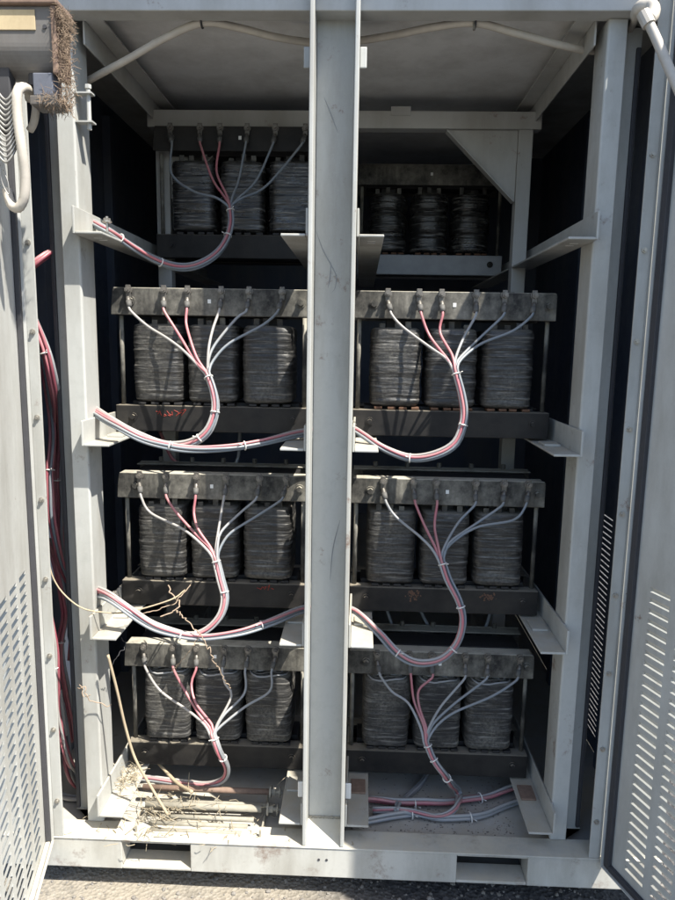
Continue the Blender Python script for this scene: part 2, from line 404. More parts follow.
# louvre sheets
def louvre(fn, u0, z0, nu, nz, pu, pz, hu, hz, depth, border=None):
    m = MB()
    def quad(a,b_,c_,d_): m.add([fn(*a),fn(*b_),fn(*c_),fn(*d_)], [(0,1,2,3)])
    for i in range(nu):
        for k in range(nz):
            a, z = u0+i*pu, z0+k*pz; b_, c_ = a+pu, z+pz
            ha, hb = a+(pu-hu)/2, a+(pu+hu)/2; za, zb = z+(pz-hz)/2, z+(pz+hz)/2
            quad((a,0,z),(b_,0,z),(b_,0,za),(a,0,za)); quad((a,0,zb),(b_,0,zb),(b_,0,c_),(a,0,c_))
            quad((a,0,za),(ha,0,za),(ha,0,zb),(a,0,zb)); quad((hb,0,za),(b_,0,za),(b_,0,zb),(hb,0,zb))
            e = .004; L = []
            for (dw, dz) in ((0,0),(.5,.22),(.85,.55),(1,.97)):          # curved hood, joined to the sheet along its top, open below
                L.append((depth*dw, zb - hz*dz))
            for (w0,y0),(w1,y1) in zip(L, L[1:]): quad((ha,w0,y0),(hb,w0,y0),(hb,w1,y1),(ha,w1,y1))
            for uu in (ha, hb):
                for (w0,y0),(w1,y1) in zip(L, L[1:]): quad((uu,0,y0),(uu,w0,y0),(uu,w1,y1),(uu,0,y1))
    return m
def door(hx, hy, ang, side):
    ux, uy = side*math.sin(ang), -math.cos(ang)           # along the leaf
    wx, wy = side*math.cos(ang), math.sin(ang)            # outward
    def fn(u, w, z): return V((hx+ux*u+wx*w, hy+uy*u+wy*w, z))
    W = .80; zb, zt = .165, 2.615
    nu, nz = 7, 29; u0, z0 = .062, .205; pu, pz = .098, .0298
    m = MB()
    T = .0016
    z1 = z0+nz*pz; u1 = u0+nu*pu
    m.boxf(fn, 0,W, 0,T, zb,z0); m.boxf(fn, 0,W, 0,T, z1,zt)
    m.boxf(fn, 0,u0, 0,T, z0,z1); m.boxf(fn, u1,W, 0,T, z0,z1)
    L = .02
    m.boxf(fn, 0,.003, -L,-.0005, zb,zt); m.boxf(fn, W-.003,W, -L,-.0005, zb,zt)
    m.boxf(fn, .0035,W-.0035, -L,-.0005, zb,zb+.003); m.boxf(fn, .0035,W-.0035, -L,-.0005, zt-.003,zt)
    d = part(m, 'cabinet_door', 'sheet', 0)
    lo = part(louvre(fn, u0, z0, nu, nz, pu, pz, .070, .0135, .008), 'louver_panel', 'sheet', 0, parent=d)
    gk = MB(); gk.boxf(fn, .006,.026, -.014,-.001, zb+.006,zt-.006)
    part(gk, 'gasket', 'gasket', .002, parent=d)
    part(MB().boxf(fn, .0265,W-.01, -.014,-.001, zb+.004,zb+.020), 'bottom_seal', 'gasket' if side > 0 else 'sill', .002, parent=d)
    st = MB()
    for zz in (1.35, 1.9): st.boxf(fn, .05, W-.05, .0018,.028, zz, zz+.05)
    part(st, 'stiffener', 'sheet', 0, parent=d)
    hg = MB(); hg.tube([fn(-.006,-.004,zb+.01), fn(-.006,-.004,zt-.01)], .006, 8)
    part(hg, 'hinge', 'paint', 0, parent=d)
    return d, fn
dr, fnR = door(.848, -.008, math.atan(.35), 1)
dl, fnL = door(-.848, -.008, -math.atan(.25), -1)
# louvred grille low on the far side wall
fng = lambda u,w,z: V((1.0175+w, .10+u, z))
part(louvre(fng, 0, .20, 1, 40, .62, .022, .58, .0045, .006), 'side_grille', 'dark', 0)

# ------------------------------------------------------------------ transformers
def coil_mesh(cx, y0, y1, w, za, zb, seed, pinch=0, n=56, nz=64):
    m = MB(); hw = w/2; hd = (y1-y0)/2; cy = (y0+y1)/2; rc = .045
    rng = random.Random(seed); vs = []; fs = []
    bands = [rng.uniform(-1,1) for _ in range(40)]
    for k in range(nz+1):
        t = k/nz; z = za+(zb-za)*t
        edge = min(t, 1-t); rnd = -.010*max(0, 1-edge/.05)**2
        bi = t*19; b0 = bands[int(bi)]; tilt = bands[(int(bi)*3+5) % 40]
        fr = bi-int(bi); groove = -.0016 if (fr < .18) else 0
        pin = 0
        if pinch:
            for pz in (.3, .68): pin -= pinch*math.exp(-((t-pz)/.05)**2)
        for j in range(n):
            a = 2*math.pi*j/n
            ca, sa = math.cos(a), math.sin(a); p = 7 if not pinch else 2.6
            rr = 1/((abs(ca)**p+abs(sa)**p)**(1/p))
            x, y = ca*rr*hw, sa*rr*hd
            nz_ = noise.noise(V((x*14+seed, y*14, z*20)))*.0022 + noise.noise(V((x*40, y*40+seed, z*120)))*.0011
            off = rnd + groove + b0*.0011 + nz_ + pin + .002*math.sin(math.pi*t)
            vs.append((cx+x*(1+off/hw), cy+y*(1+off/hd), z + tilt*.002*ca))
    for k in range(nz):
        for j in range(n): fs.append((k*n+j,k*n+(j+1)%n,(k+1)*n+(j+1)%n,(k+1)*n+j))
    fs += [tuple(range(n-1,-1,-1)), tuple(nz*n+j for j in range(n))]
    m.add(vs, fs); return m
TF = {}
FR = [.13,.30,.415,.60,.745,.895]
def transformer(cx, y, z, label, seed, fracs=FR, shade_tone=False, dusty=False, pinch=0, lugs=True, loops=False, bolts=True, grey_foot=False):
    z += .0075; W = .612; x0, x1 = cx-W/2, cx+W/2; rng = random.Random(seed)
    T = empty('transformer', (cx, y+.1, z), label, 'transformer', 'transformers on the cabinet rails')
    P = lambda mb, nm, mt, bv=.0015, parent=T, **k: mb.build(nm, mt, parent, bv, **k)
    # base: two channels and bottom yoke
    for yy, sg in ((y, 1), (y+.2, -1)):
        b = MB()
        b.box(x0,x1, yy, yy+.006, z, z+.082); ya, yb = sorted((yy+(.0065 if sg > 0 else -.0005), yy+sg*.045))
        b.box(x0,x1, ya, yb, z+.0765, z+.0815); b.box(x0,x1, ya, yb, z+.0005, z+.006)
        bo = P(b, 'base_channel', 'greybase' if pinch else 'base', .003)
        if sg > 0:
            for xx in (x0+.055, x1-.05):
                P(MB().cyl((xx,yy-.003,z+.045),(xx,yy-.0003,z+.045),.013,14).cyl((xx,yy-.011,z+.045),(xx,yy-.003,z+.045),.008,6), 'bolt', 'base', 0, parent=bo)
    P(MB().box(cx-.27,cx+.27, y+.06, y+.15, z+.008, z+.09), 'bottom_yoke', 'lamin')
    P(MB().box(cx-.27,cx+.27, y+.06, y+.15, z+.362, z+.44), 'top_yoke', 'lamin')
    # top clamp beam front and rear, ends cut at a slant
    for yy, sg in ((y-.006, 1), (y+.212, -1)):
        q = MB(); ct = .017
        poly = [(x0+.004,z+.445),(x1-.004,z+.445),(x1,z+.438),(x1,z+.362),(x0-.004,z+.362),(x0-.002,z+.40)]
        q.prism(poly, lambda u,w,t: V((u,t,w)), yy, yy+.006)
        ya, yb = sorted((yy+(.0065 if sg > 0 else -.0005), yy+sg*.05))
        q.box(x0+.006,x1-.006, ya, yb, z+.4392, z+.4445)
        bm_ = P(q, 'clamp_beam', 'base' if shade_tone and not pinch else 'iron', .003, seg=3)  # top left beam takes the darker steel, shade put into its colour
        if sg > 0:
            if bolts:
                for xx in (x0+.06, x1-.025):
                    P(MB().cyl((xx,yy-.004,z+.405),(xx,yy-.0003,z+.405),.014,14).cyl((xx,yy-.016,z+.405),(xx,yy-.004,z+.405),.0095,6), 'bolt', 'iron', 0, parent=bm_)
            P(MB().box(x0+W*.497-.005,x0+W*.497+.005,yy-.0012,yy-.0002,z+.400,z+.412), 'sticker', 'sticker', 0, parent=bm_)
        else:
            for k in range(5):
                xx = x0+.08+k*.11; P(MB().cyl((xx,yy-.01,z+.446),(xx,yy-.01,z+.462),.008,6), 'bolt', 'iron', 0, parent=bm_)
    # tie rods
    for xx in (x0+.016, x1-.016):
        P(MB().cyl((xx,y+.03,z+.083),(xx,y+.03,z+.361),.007,10), 'tie_rod', 'iron', 0, smooth=True)
    # coils
    cs = .174 if not pinch else .176
    for k in (-1,0,1):
        wd = .156 if not pinch else .160
        P(coil_mesh(cx+k*cs, y+.004, y+.2, wd, z+.092, z+.336, seed*7+k, pinch), 'coil', 'wrap_dusty' if dusty else 'wrap_shade' if shade_tone else 'wrap', 0, smooth=True)
        P(MB().box(cx+k*cs-.03,cx+k*cs+.03, y+.065, y+.145, z+.0905, z+.361), 'core_leg', 'lamin', 0)
        for i in range(4):
            xx = cx+k*cs-.06+i*.036+rng.uniform(-.005,.005); P(MB().box(xx,xx+.024,y+.008,y+.05,z+.0832,z+.0915), 'spacer_block', 'copper' if grey_foot or pinch else 'lamin')
        for i in range(3):
            xx = cx+k*cs-.05+i*.04+rng.uniform(-.008,.008); hgt = rng.uniform(.345,.36)
            P(MB().box(xx,xx+.018,y+.018,y+.022,z+.33,z+hgt), 'lead_strap', 'iron')
        if loops:
            for i in range(4):
                lp = MB(); zz = z+.338+i*.0055; w2 = .066-.004*i; pts = []
                for a in range(25):
                    an = math.pi*(1.0+a/24.0)
                    ca, sa = math.cos(an), math.sin(an); rr = 1/((abs(ca)**4+abs(sa)**4)**.25)
                    pts.append(V((cx+k*cs+w2*rr*ca+rng.uniform(-.001,.001), y+.085+(.083-.009*i)*rr*sa, zz+.004*math.sin(a*.5+i)+rng.uniform(-.001,.001))))
                lp.tube(pts, .0032, 6); P(lp, 'lead_loop', 'c_lgrey' if i % 2 == 0 else 'wrap_dusty', 0, smooth=True)
    ends = []
    if lugs:
        for i, fr in enumerate(fracs):
            xx = x0+W*fr; lean = (.5-fr)*.03; yb = y-.0125
            lg = MB()
            lg.box(xx-.008,xx+.008, yb-.003,yb, z+.412,z+.452)
            e0 = V((xx,yb-.0055,z+.415)); e1 = V((xx+lean*.6,yb-.018,z+.392))
            lg.tube([e0, e0.lerp(e1,.3), e1], [.0055,.0075,.0075], 10)
            lo = P(lg, 'terminal_lug', 'brass' , .001)
            P(MB().cyl((xx,yb-.011,z+.437),(xx,yb-.0032,z+.437),.0095,6).cyl((xx,yb-.018,z+.437),(xx,yb-.011,z+.437),.005,8).cyl((xx,yb,z+.437),(xx,y-.0065,z+.437),.012,12), 'bolt', 'lugbolt', 0, parent=lo)
            sp = MB(); e2 = e1 + (e1-e0).normalized()*.009
            sp.tube([e0.lerp(e1,.55), e1, e2], [.0088,.0088,.0078], 10); P(sp, 'heat_shrink', 'sleeve', 0, parent=lo, smooth=True)
            ends.append((e1, (e1-e0).normalized()))
    return T, ends
YT = .27
_, EL1 = transformer(-.352, .64, ROW[3], 'shaded black transformer on the top left rails with one red and grey cable harness', 11, [.10,.27,.385,.54,.70,.87], shade_tone=True)
_, ER1 = transformer(.362, 1.12, ROW[3], 'black transformer set far back on the top right rails, no cables, pinched coils', 12, lugs=False, pinch=.008, bolts=False, shade_tone=True)
T2L, EL2 = transformer(-.384, YT, ROW[2], 'sunlit transformer left of the column, second from top, red scrawl on its base', 13, [.09,.27,.39,.56,.70,.865])
_, ER2 = transformer(.366, YT, ROW[2], 'transformer right of the column, second from top, brown blocks under its coils', 14, [.165,.32,.43,.60,.74,.885], grey_foot=True)
T3L, EL3 = transformer(-.384, YT, ROW[1], 'transformer left of the column, second from bottom, dry vine hanging below its base', 15, [.12,.26,.42,.575,.75,.89])
T3R, ER3 = transformer(.368, YT, ROW[1], 'transformer right of the column, second from bottom, with rust patches on base', 16, [.163,.32,.437,.64,.785,.91])
_, EL4 = transformer(-.380, YT, ROW[0], 'dust caked transformer at bottom left behind the rod rack and straw', 17, [.11,.27,.40,.55,.68,.83], dusty=True, loops=True, bolts=False)
_, ER4 = transformer(.368, YT, ROW[0], 'dusty transformer at bottom right above cables lying on the floor', 18, [.157,.33,.45,.63,.75,.92], dusty=True, loops=True)
# red marker scrawl on two base channels
def scrawl(T, px0, px1, py, seed, Y):
    rng = random.Random(seed); m = MB(); x = px0
    while x < px1:
        a = at(x, py+rng.uniform(-3,3), Y); b_ = at(x+rng.uniform(2,5), py+rng.uniform(-4,4), Y); c_ = at(x+rng.uniform(-1,3), py+rng.uniform(-4,4), Y)
        m.tube(spline([a,b_,c_], .004), .0009, 4); x += 3.6
    m.build('marker_scrawl', 'red_ink', T)
scrawl(T2L, 156, 182, 413, 3, YT-.0006); scrawl(T3L, 257, 272, 587, 5, YT-.0006)
# flaking rust on the base of one unit
def rust_patch(T, px, py, Y, n, seed):
    rg_ = random.Random(seed); c_ = at(px, py, Y); m = MB()
    for i in range(n):
        x, z = c_.x+rg_.gauss(0,.011), c_.z+rg_.gauss(0,.008); r = rg_.uniform(.0015,.004); k = rg_.randint(5,8)
        ring_ = [(x+r*rg_.uniform(.6,1.3)*math.cos(2*math.pi*a/k), z+r*rg_.uniform(.6,1.3)*math.sin(2*math.pi*a/k)) for a in range(k)]
        yy = Y-rg_.uniform(.0006,.0016); m.prism(ring_, lambda u,w_,t: V((u,t,w_)), yy, Y-.0001)
    m.build('rust_patch', 'flake', T)
rust_patch(T3R, 413, 594, YT, 42, 1); rust_patch(T3R, 488, 597, YT, 36, 2)
# ------------------------------------------------------------------ cable harnesses
CC = ['c_white','c_pink','c_pink','c_white','c_lgrey','c_grey']
HEX = [(0,0),(1,0),(.5,.87),(-.5,.87),(-1,0),(-.5,-.87),(.5,-.87)]
PH = [0.0]
def bundle_paths(center, n, r, tw=1.0, seed=0, grow=1.0):
    rng = random.Random(seed); ph = PH[0]; out = [[] for _ in range(n)]
    L = 0; up = V((0,-1,0))
    for i, p in enumerate(center):
        if i: L += (center[i]-center[i-1]).length
        t = (center[min(i+1,len(center)-1)]-center[max(i-1,0)]).normalized()
        a = (up - t*up.dot(t)); a = a.normalized() if a.length > 1e-4 else V((1,0,0)); b_ = t.cross(a)
        th = ph + L*tw
        p = p + V((noise.noise(p*9+V((seed,0,0))), noise.noise(p*9+V((0,seed,7))), noise.noise(p*9+V((3,0,seed)))))*.0055*min(1, i/8)
        for k in range(n):
            h = HEX[k] if n > 3 else [(-.5,0),(.5,0),(0,.87)][k]
            wob = 1 + .25*math.sin(L*14+k*1.7+seed)
            u = (h[0]*math.cos(th)-h[1]*math.sin(th))*2*r*grow*wob; w = (h[0]*math.sin(th)+h[1]*math.cos(th))*2*r*grow*wob
            out[k].append(p + a*u*.8 + b_*w)
    return out
def ring(T, c, t, R, nm='cable_tie', flip=1):
    t = t.normalized(); a = t.orthogonal().normalized(); b_ = t.cross(a); m = MB()
    pts = [c + (a*math.cos(x)+b_*math.sin(x))*R for x in [2*math.pi*k/14 for k in range(15)]]
    m.tube(pts, .0022, 6, cap=False)
    d = V((.5*flip,-.8,.3)).normalized(); m.cyl(c+d*R, c+d*(R+.016), .0016, 5)
    m.build(nm, 'tie', T, smooth=True)
def harness(label, ends, mids, center, cols=CC, r=.0041, ties=(), seed=0, face=1, group='cable harnesses on the transformers', tail=None):
    """ends: lug mouths; mids: waypoints of each branch down to the joint; center: the bundle's centre line from the joint on"""
    cl = spline(center, .014)
    T = empty('cable_harness', cl[0], label, 'cable harness', group)
    cand = []
    for q in range(16):                                  # lay the red strands on the outer side of the bundle
        PH[0] = q*math.pi/8; bp = bundle_paths(cl, len(mids), r, seed=seed)
        slots = sorted(range(len(mids)), key=lambda k: bp[k][0].x)
        h = int(len(cl)*.55); sc = sum(sum(p.y for p in bp[slots[k]][2:h]) for k in (1,2))/h
        cand.append((sc, PH[0]))
    cand.sort(); PH[0] = cand[face][1]; bp = bundle_paths(cl, len(mids), r, seed=seed)
    # give each branch the bundle slot that lies on its side
    order = sorted(range(len(mids)), key=lambda k: (mids[k][-1].x, k)); slots = sorted(range(len(mids)), key=lambda k: bp[k][0].x)
    for o_, s_ in zip(order, slots):
        e, d = ends[o_] if ends else (None, None)
        pre = ([e, e+d*.02] if e is not None else []) + [q+V((noise.noise(q*31+V((seed,o_,0))), noise.noise(q*31+V((o_,seed,5))), noise.noise(q*31+V((2,o_,seed)))))*.010 for q in mids[o_]]
        pts = spline(pre + bp[s_][:3], .012)[:-1] + bp[s_][2:]
        MB().tube(pts, r, 10).build('cable', cols[o_], T, smooth=True)
    for q in ties:
        i = min(range(len(cl)), key=lambda k: (cl[k]-q).length)
        i = max(1, min(len(cl)-2, i)); ring(T, cl[i], cl[i+1]-cl[i-1], r*3.0, flip=random.choice((-1,1)))
    return T
A = at
def pts(lst): return [A(*p) for p in lst]
GAPX = -.775
# row 1 left
harness('red and grey harness drooping from the shaded top left transformer to the upper rail', EL1,
  [pts([(172,175,.56),(192,191,.53),(216,197,.51)]), pts([(212,178,.56),(224,195,.52)]), pts([(218,172,.57),(226,194,.52)]),
   pts([(238,180,.57),(232,198,.52)]), pts([(257,182,.57),(238,198,.52)]), pts([(268,184,.57),(242,197,.52)])],
  pts([(230,206,.50),(231,224,.48),(222,247,.43),(203,263,.38),(178,268,.33),(152,258,.27),(125,241,.2),(104,229,.14),(86,222,.19),(72,226,.24),(64,300,.26)]),
  cols=['c_grey','c_pink','c_pink','c_grey','c_grey','c_grey'], ties=[A(227,236,.46), A(162,262,.3), A(118,238,.19), A(231,208,.5)], seed=1)
# row 2 left
harness('sunlit harness on the second left transformer, pink strand curling down in front', EL2,
  [pts([(148,326,.22),(166,339,.19),(186,352,.165)]), pts([(178,333,.21),(196,359,.15)]), pts([(186,322,.22),(188,338,.18),(199,358,.15)]),
   pts([(213,328,.2),(208,352,.15)]), pts([(236,320,.21),(216,345,.17),(209,360,.15)]), pts([(264,325,.21),(230,343,.18),(213,359,.15)])],
  pts([(207,373,.13),(213,391,.11),(215,412,.09),(207,431,.08),(190,443,.075),(165,445,.07),(135,434,.065),(112,420,.08),(92,408,.17),(74,402,.23),(66,460,.25)]),
  ties=[A(207,374,.13), A(213,412,.09), A(200,438,.08)], seed=2, face=1)
# row 2 right, passing behind the column
harness('harness of the second right transformer, looping left behind the column', ER2,
  [pts([(402,327,.22),(430,346,.18),(446,359,.16)]), pts([(431,336,.21),(449,358,.155)]), pts([(441,332,.22),(451,356,.16)]),
   pts([(463,340,.21),(456,358,.155)]), pts([(478,339,.21),(459,359,.155)]), pts([(512,331,.22),(480,343,.2),(462,358,.16)])],
  pts([(455,369,.14),(461,394,.12),(464,419,.10),(456,442,.09),(436,455,.09),(410,458,.1),(384,450,.12),(362,435,.15),(350,429,.19),(327,428,.21),(303,433,.19),(272,440,.14),(235,447,.09),(195,449,.06),(150,441,.05),(112,424,.06),(92,412,.16),(76,405,.22),(69,480,.24)]),
  cols=['c_white','c_pink','c_pink','c_lgrey','c_grey','c_grey'], ties=[A(455,370,.14), A(462,428,.095), A(408,458,.1), A(245,446,.1), A(170,446,.05)], seed=3, face=6)
# row 3 left
harness('harness on the third left transformer, strands meeting over its middle coil', EL3,
  [pts([(152,512,.22),(184,530,.18),(206,547,.155)]), pts([(178,514,.22),(198,536,.175),(209,548,.155)]), pts([(194,512,.22),(199,530,.18),(211,546,.155)]),
   pts([(220,520,.21),(216,545,.155)]), pts([(240,513,.22),(222,532,.18),(218,545,.155)]), pts([(258,516,.22),(232,533,.18),(220,546,.155)])],
  pts([(215,557,.14),(221,580,.12),(225,598,.105),(220,617,.09),(205,631,.08),(185,634,.07),(155,624,.06),(128,608,.055),(106,594,.075),(90,588,.17),(76,590,.22),(72,660,.24)]),
  ties=[A(215,559,.14), A(222,590,.11), A(196,634,.075)], seed=4)
# row 3 right
harness('harness of the third right transformer, long loop hanging over the bottom one', ER3,
  [pts([(395,516,.22),(420,537,.18),(433,549,.155)]), pts([(424,524,.21),(437,548,.155)]), pts([(434,526,.21),(440,546,.155)]),
   pts([(458,522,.21),(445,545,.155)]), pts([(478,522,.21),(452,541,.17),(446,549,.155)]), pts([(512,519,.22),(476,527,.2),(452,543,.165)])],
  pts([(441,559,.14),(448,580,.12),(459,602,.10),(463,622,.09),(457,645,.08),(440,660,.075),(418,663,.08),(398,653,.1),(380,635,.12),(362,618,.15),(348,609,.19),(326,606,.21),(302,610,.19),(270,622,.13),(235,633,.08),(200,638,.055),(162,631,.045),(132,614,.05),(106,597,.07),(90,592,.17),(78,600,.22),(75,690,.24)]),
  cols=['c_lgrey','c_pink','c_pink','c_grey','c_grey','c_grey'], ties=[A(441,560,.14), A(460,605,.1), A(456,648,.08), A(400,655,.1), A(260,626,.11), A(180,636,.05)], seed=5, face=5)
# row 4 left
harness('dusty harness on the bottom left transformer, white strands dropping to floor', EL4,
  [pts([(160,690,.22),(188,713,.18),(205,727,.155)]), pts([(184,690,.22),(200,714,.175),(209,727,.155)]), pts([(192,684,.22),(196,702,.18),(210,726,.155)]),
   pts([(225,682,.22),(231,696,.2),(217,724,.155)]), pts([(243,692,.22),(225,715,.175),(217,727,.155)]), pts([(270,690,.22),(245,706,.19),(221,726,.155)])],
  pts([(213,734,.14),(219,750,.13)]) + [A(227,768,.17), A(224,779,.20), A(210,785,.215), A(190,784,.23), A(165,781,.24), A(138,778,.25)],
  cols=['c_white','c_pink','c_pink','c_white','c_lgrey','c_lgrey'], ties=[A(213,735,.14), A(223,758,.14)], seed=6)
# row 4 right
harness('harness on the bottom right transformer, red and blue grey strands reaching the floor', ER4,
  [pts([(392,691,.22),(408,703,.195),(420,728,.155)]), pts([(415,700,.21),(423,727,.155)]), pts([(420,690,.22),(420,706,.19),(426,727,.155)]),
   pts([(442,704,.2),(430,726,.155)]), pts([(454,706,.2),(433,725,.16)]), pts([(492,697,.22),(455,711,.19),(436,725,.16)])],
  pts([(426,741,.14),(434,760,.125),(446,777,.115)]) + [onz(457,790,.20), onz(459,801,.194), onz(452,811,.186), onz(436,816,.172), onz(408,812,.176), onz(372,811,.17)],
  cols=['c_lgrey','c_pink','c_pink','c_lgrey','c_grey','c_grey'], ties=[A(426,743,.14), A(433,760,.12), A(448,780,.115), ], seed=7)

def loose(name, label, paths, cols, r, cat='cable', group=None, ties=()):
    cl = spline(paths, .015); T = empty(name, cl[0], label, cat, group)
    for k, p in enumerate(bundle_paths(cl, len(cols), r, seed=len(label))): MB().tube(p, r, 8).build('cable', cols[k], T, smooth=True)
    for q in ties:
        i = min(range(1,len(cl)-1), key=lambda k: (cl[k]-q).length); ring(T, cl[i], cl[i+1]-cl[i-1], r*2.8)
    return T
GB = 'cable bundles in the cabinet'
loose('cable_bundle', 'pink and red cable bundle lying across the floor under the bottom right transformer', [onz(345,800,.168),onz(372,801,.17),onz(410,805,.168),onz(445,804,.168),onz(480,798,.168),onz(508,790,.168),onz(540,782,.168)], ['c_red','c_pink','c_lgrey','c_pink'], .006, group=GB, ties=[onz(416,805,.168), onz(480,798,.168)])
loose('cable_bundle', 'grey cable bundle curving along the floor nearest the sill on the right', [onz(345,824,.165),onz(375,820,.165),onz(412,814,.168),onz(440,818,.165),onz(475,817,.165),onz(505,806,.165),onz(535,796,.165)], ['c_lgrey','c_white','c_lgrey'], .006, group=GB, ties=[onz(412,815,.168), onz(470,818,.165)])
loose('cable_bundle', 'short grey cable bundle coming forward on the floor from under the transformer', [onz(430,768,.168),onz(420,784,.168),onz(406,797,.168),onz(398,803,.182),onz(396,812,.182)], ['c_lgrey','c_grey','c_lgrey'], .0055, group=GB)
loose('cable_bundle', 'pair of red cables crossing the upper gap beside the left post', [A(24,274,.08),A(36,265,.085),A(48,256,.11),A(62,249,.17),A(84,240,.24)], ['c_red','c_red','c_pink'], .006, group=GB)
loose('cable_bundle', 'thick red and grey cable bundle slanting down the gap by the left post', [A(26,300,.10),A(39,335,.085),A(49,365,.085),A(56,395,.13),A(58,415,.2),A(58,440,.25),A(57,480,.24),A(58,520,.24),A(64,580,.25)], ['c_red','c_pink','c_lgrey','c_red','c_pink','c_red'], .0050, group=GB, ties=[A(46,355,.085), A(58,480,.24)])
loose('cable_bundle', 'red cable bundle running down the lower part of the left gap', [A(46,540,.25),A(55,565,.22),A(64,610,.22),A(60,650,.22),A(66,690,.24),A(76,740,.28)], ['c_red','c_pink','c_lgrey','c_pink','c_red'], .0050, group=GB, ties=[A(61,640,.22)])
loose('cable_bundle', 'mauve and grey cable bundle hanging behind the thick red one in the gap', [A(30,330,.22),A(44,380,.24),A(52,430,.2),A(50,480,.16),A(54,530,.16),A(66,575,.22),A(84,600,.26)], ['c_pink','c_lgrey','c_pink','c_grey','c_red'], .0045, group=GB, ties=[A(51,470,.17)])
loose('cable_bundle', 'pink and pale grey cable bundle curving to the floor at the bottom of the gap', [A(46,600,.16),A(52,640,.14),A(56,690,.14),A(60,730,.15),A(70,762,.18),A(84,778,.24)], ['c_pink','c_lgrey','c_red','c_white','c_pink'], .0045, group=GB, ties=[A(54,665,.14)])
loose('cable_bundle', 'grey and black cables bent along the bottom of the left gap', [A(50,650,.26),A(58,700,.24),A(66,745,.2),A(72,775,.2),A(88,792,.26)], ['c_grey','c_black','c_lgrey','c_black','c_red','c_lgrey'], .0062, group=GB)
loose('cable_bundle', 'white and grey cable loop resting on the floor of the left gap', [onz(52,790,.165),onz(62,796,.165),onz(76,798,.165),onz(95,792,.165)], ['c_white','c_lgrey'], .007, group=GB)
# flat white cable end in the lower gap
wb = MB().tube(spline(pts([(60,690,.18),(63,715,.18),(66,735,.19)]), .01), .007, 8); tag(wb.build('loose_cable', 'c_white', None, smooth=True, origin=A(60,690,.18)), 'single short white cable hanging in the lower left gap', 'cable')
# thin pale wire looping from gap over the third rail
w = MB().tube(spline(pts([(48,556,.05),(52,575,.04),(62,592,.04),(80,607,.03),(100,612,.04),(128,612,.08),(170,600,.12),(185,590,.2)]), .012), .0024, 6)
tag(w.build('thin_wire', 'stalk', None, smooth=True, origin=A(48,556,.05)), 'thin pale wire looped across the left post at the third rail', 'wire')
# dark cables seen behind rows
for k, (p, lab) in enumerate([([(160,432,.55),(172,458,.5),(185,466,.5)], 'dark red cable hanging behind the second left transformer'), ([(230,470,.5),(238,458,.5),(240,430,.55)], 'thin grey cable behind the second left transformer near column'),
        ([(385,605,.55),(395,632,.5),(405,645,.5)], 'left dark cable hanging behind the third right transformer'), ([(418,605,.55),(428,625,.5),(445,648,.5)], 'middle dark cable hanging behind the third right transformer'), ([(470,645,.5),(485,628,.5),(492,605,.55)], 'right dark cable hanging behind the third right transformer')]):
    m = MB().tube(spline(pts(p), .012), .006, 8); tag(m.build('rear_cable', 'c_red' if k == 0 else 'c_grey', None, smooth=True, origin=A(*p[0])), lab, 'cable')

# ------------------------------------------------------------------ white conduit across the top
cd = empty('conduit', A(202,23,.10), 'weathered white flexible conduit strung across the top of the opening', 'conduit')
cpts = pts([(84,83,.22),(104,72,.18),(130,58,.15),(165,38,.12),(202,23,.10),(235,27,.12),(275,37,.16),(308,42,.20),(333,43,.21),(357,41,.20),(395,35,.16),(435,27,.12),(475,23,.10),(515,33,.12),(560,45,.15),(592,51,.2),(612,47,.2),(628,32,.14),(637,15,.05)])
MB().tube(spline(cpts, .012), .0098, 14).build('hose', 'conduit', cd, smooth=True)
for x, y in ((202,20),(475,21)):
    p = A(x,y,.10); m = MB(); m.box(p.x-.011,p.x+.011,p.y-.016,p.y+.016,p.z+.012,p.z+.03); 
    m.tube([p+V((0,math.cos(a)*.0145,math.sin(a)*.0145-.004)) for a in [2*math.pi*k/16 for k in range(17)]], .003, 6, cap=False)
    m.cyl(p+V((0,-.02,.01)), p+V((0,.012,.01)), .0035, 6)
    m.build('conduit_clip', 'gasket', cd)
MB().cyl(A(474,17,.095), A(474,30,.085), .0035, 8).build('clip_screw', 'galv', cd)
el = empty('elbow_conduit', A(648,10,.0), 'pale conduit elbow bending down towards the right hand door', 'conduit')
MB().tube(spline(pts([(637,14,.03),(640,8,-.01),(648,5,-.02),(653,9,-.03),(652,16,-.04),(648,20,-.05)]), .006), .0165, 14).build('elbow', 'conduit', el, smooth=True)
MB().tube(spline(pts([(645,16,-.05),(655,36,-.07),(668,66,-.10),(684,104,-.14),(700,160,-.17)]), .012), .0115, 14).build('hose', 'conduit', el, smooth=True)
MB().tube(pts([(643,13,-.05),(649,25,-.06)]), .0155, 12).build('collar', 'conduit', el, smooth=False)

# ------------------------------------------------------------------ motor-like housing on the inside of the left door
YD = -.24
hs = empty('door_housing', A(25,60,YD), 'rusty grey metal housing with a pale board fixed high on the left door', 'housing')
xl = A(-14,40,YD).x; xr = A(52,40,YD).x; zt = A(30,6,YD).z; zb = A(30,72,YD).z
HD = .065
prof = [(YD, zt), (YD, zt-.075)] + [(YD+HD*(1-math.cos(math.pi/2*k/12)), zt-.075-(zt-.075-zb)*math.sin(math.pi/2*k/12)) for k in range(1,13)] + [(YD+HD, zt)]
MB().prism(prof, lambda u,w_,t: V((t,u,w_)), xl, xr).build('body', 'alu', hs, .002)
pl = MB().box(xl+.005, xr-.035, YD-.003, YD-.0003, zt-.05, zt-.008); pl.build('board', 'card', hs, .001)
MB().box(xl-.01, xr+.018, YD-.012, YD+.075, zt+.0005, zt+.012).build('top_plate', 'rust', hs, .003)
sd = MB().box(xr+.0005, xr+.012, YD-.006, YD+.07, zb-.005, zt); sd.build('end_plate', 'rust', hs, .003)
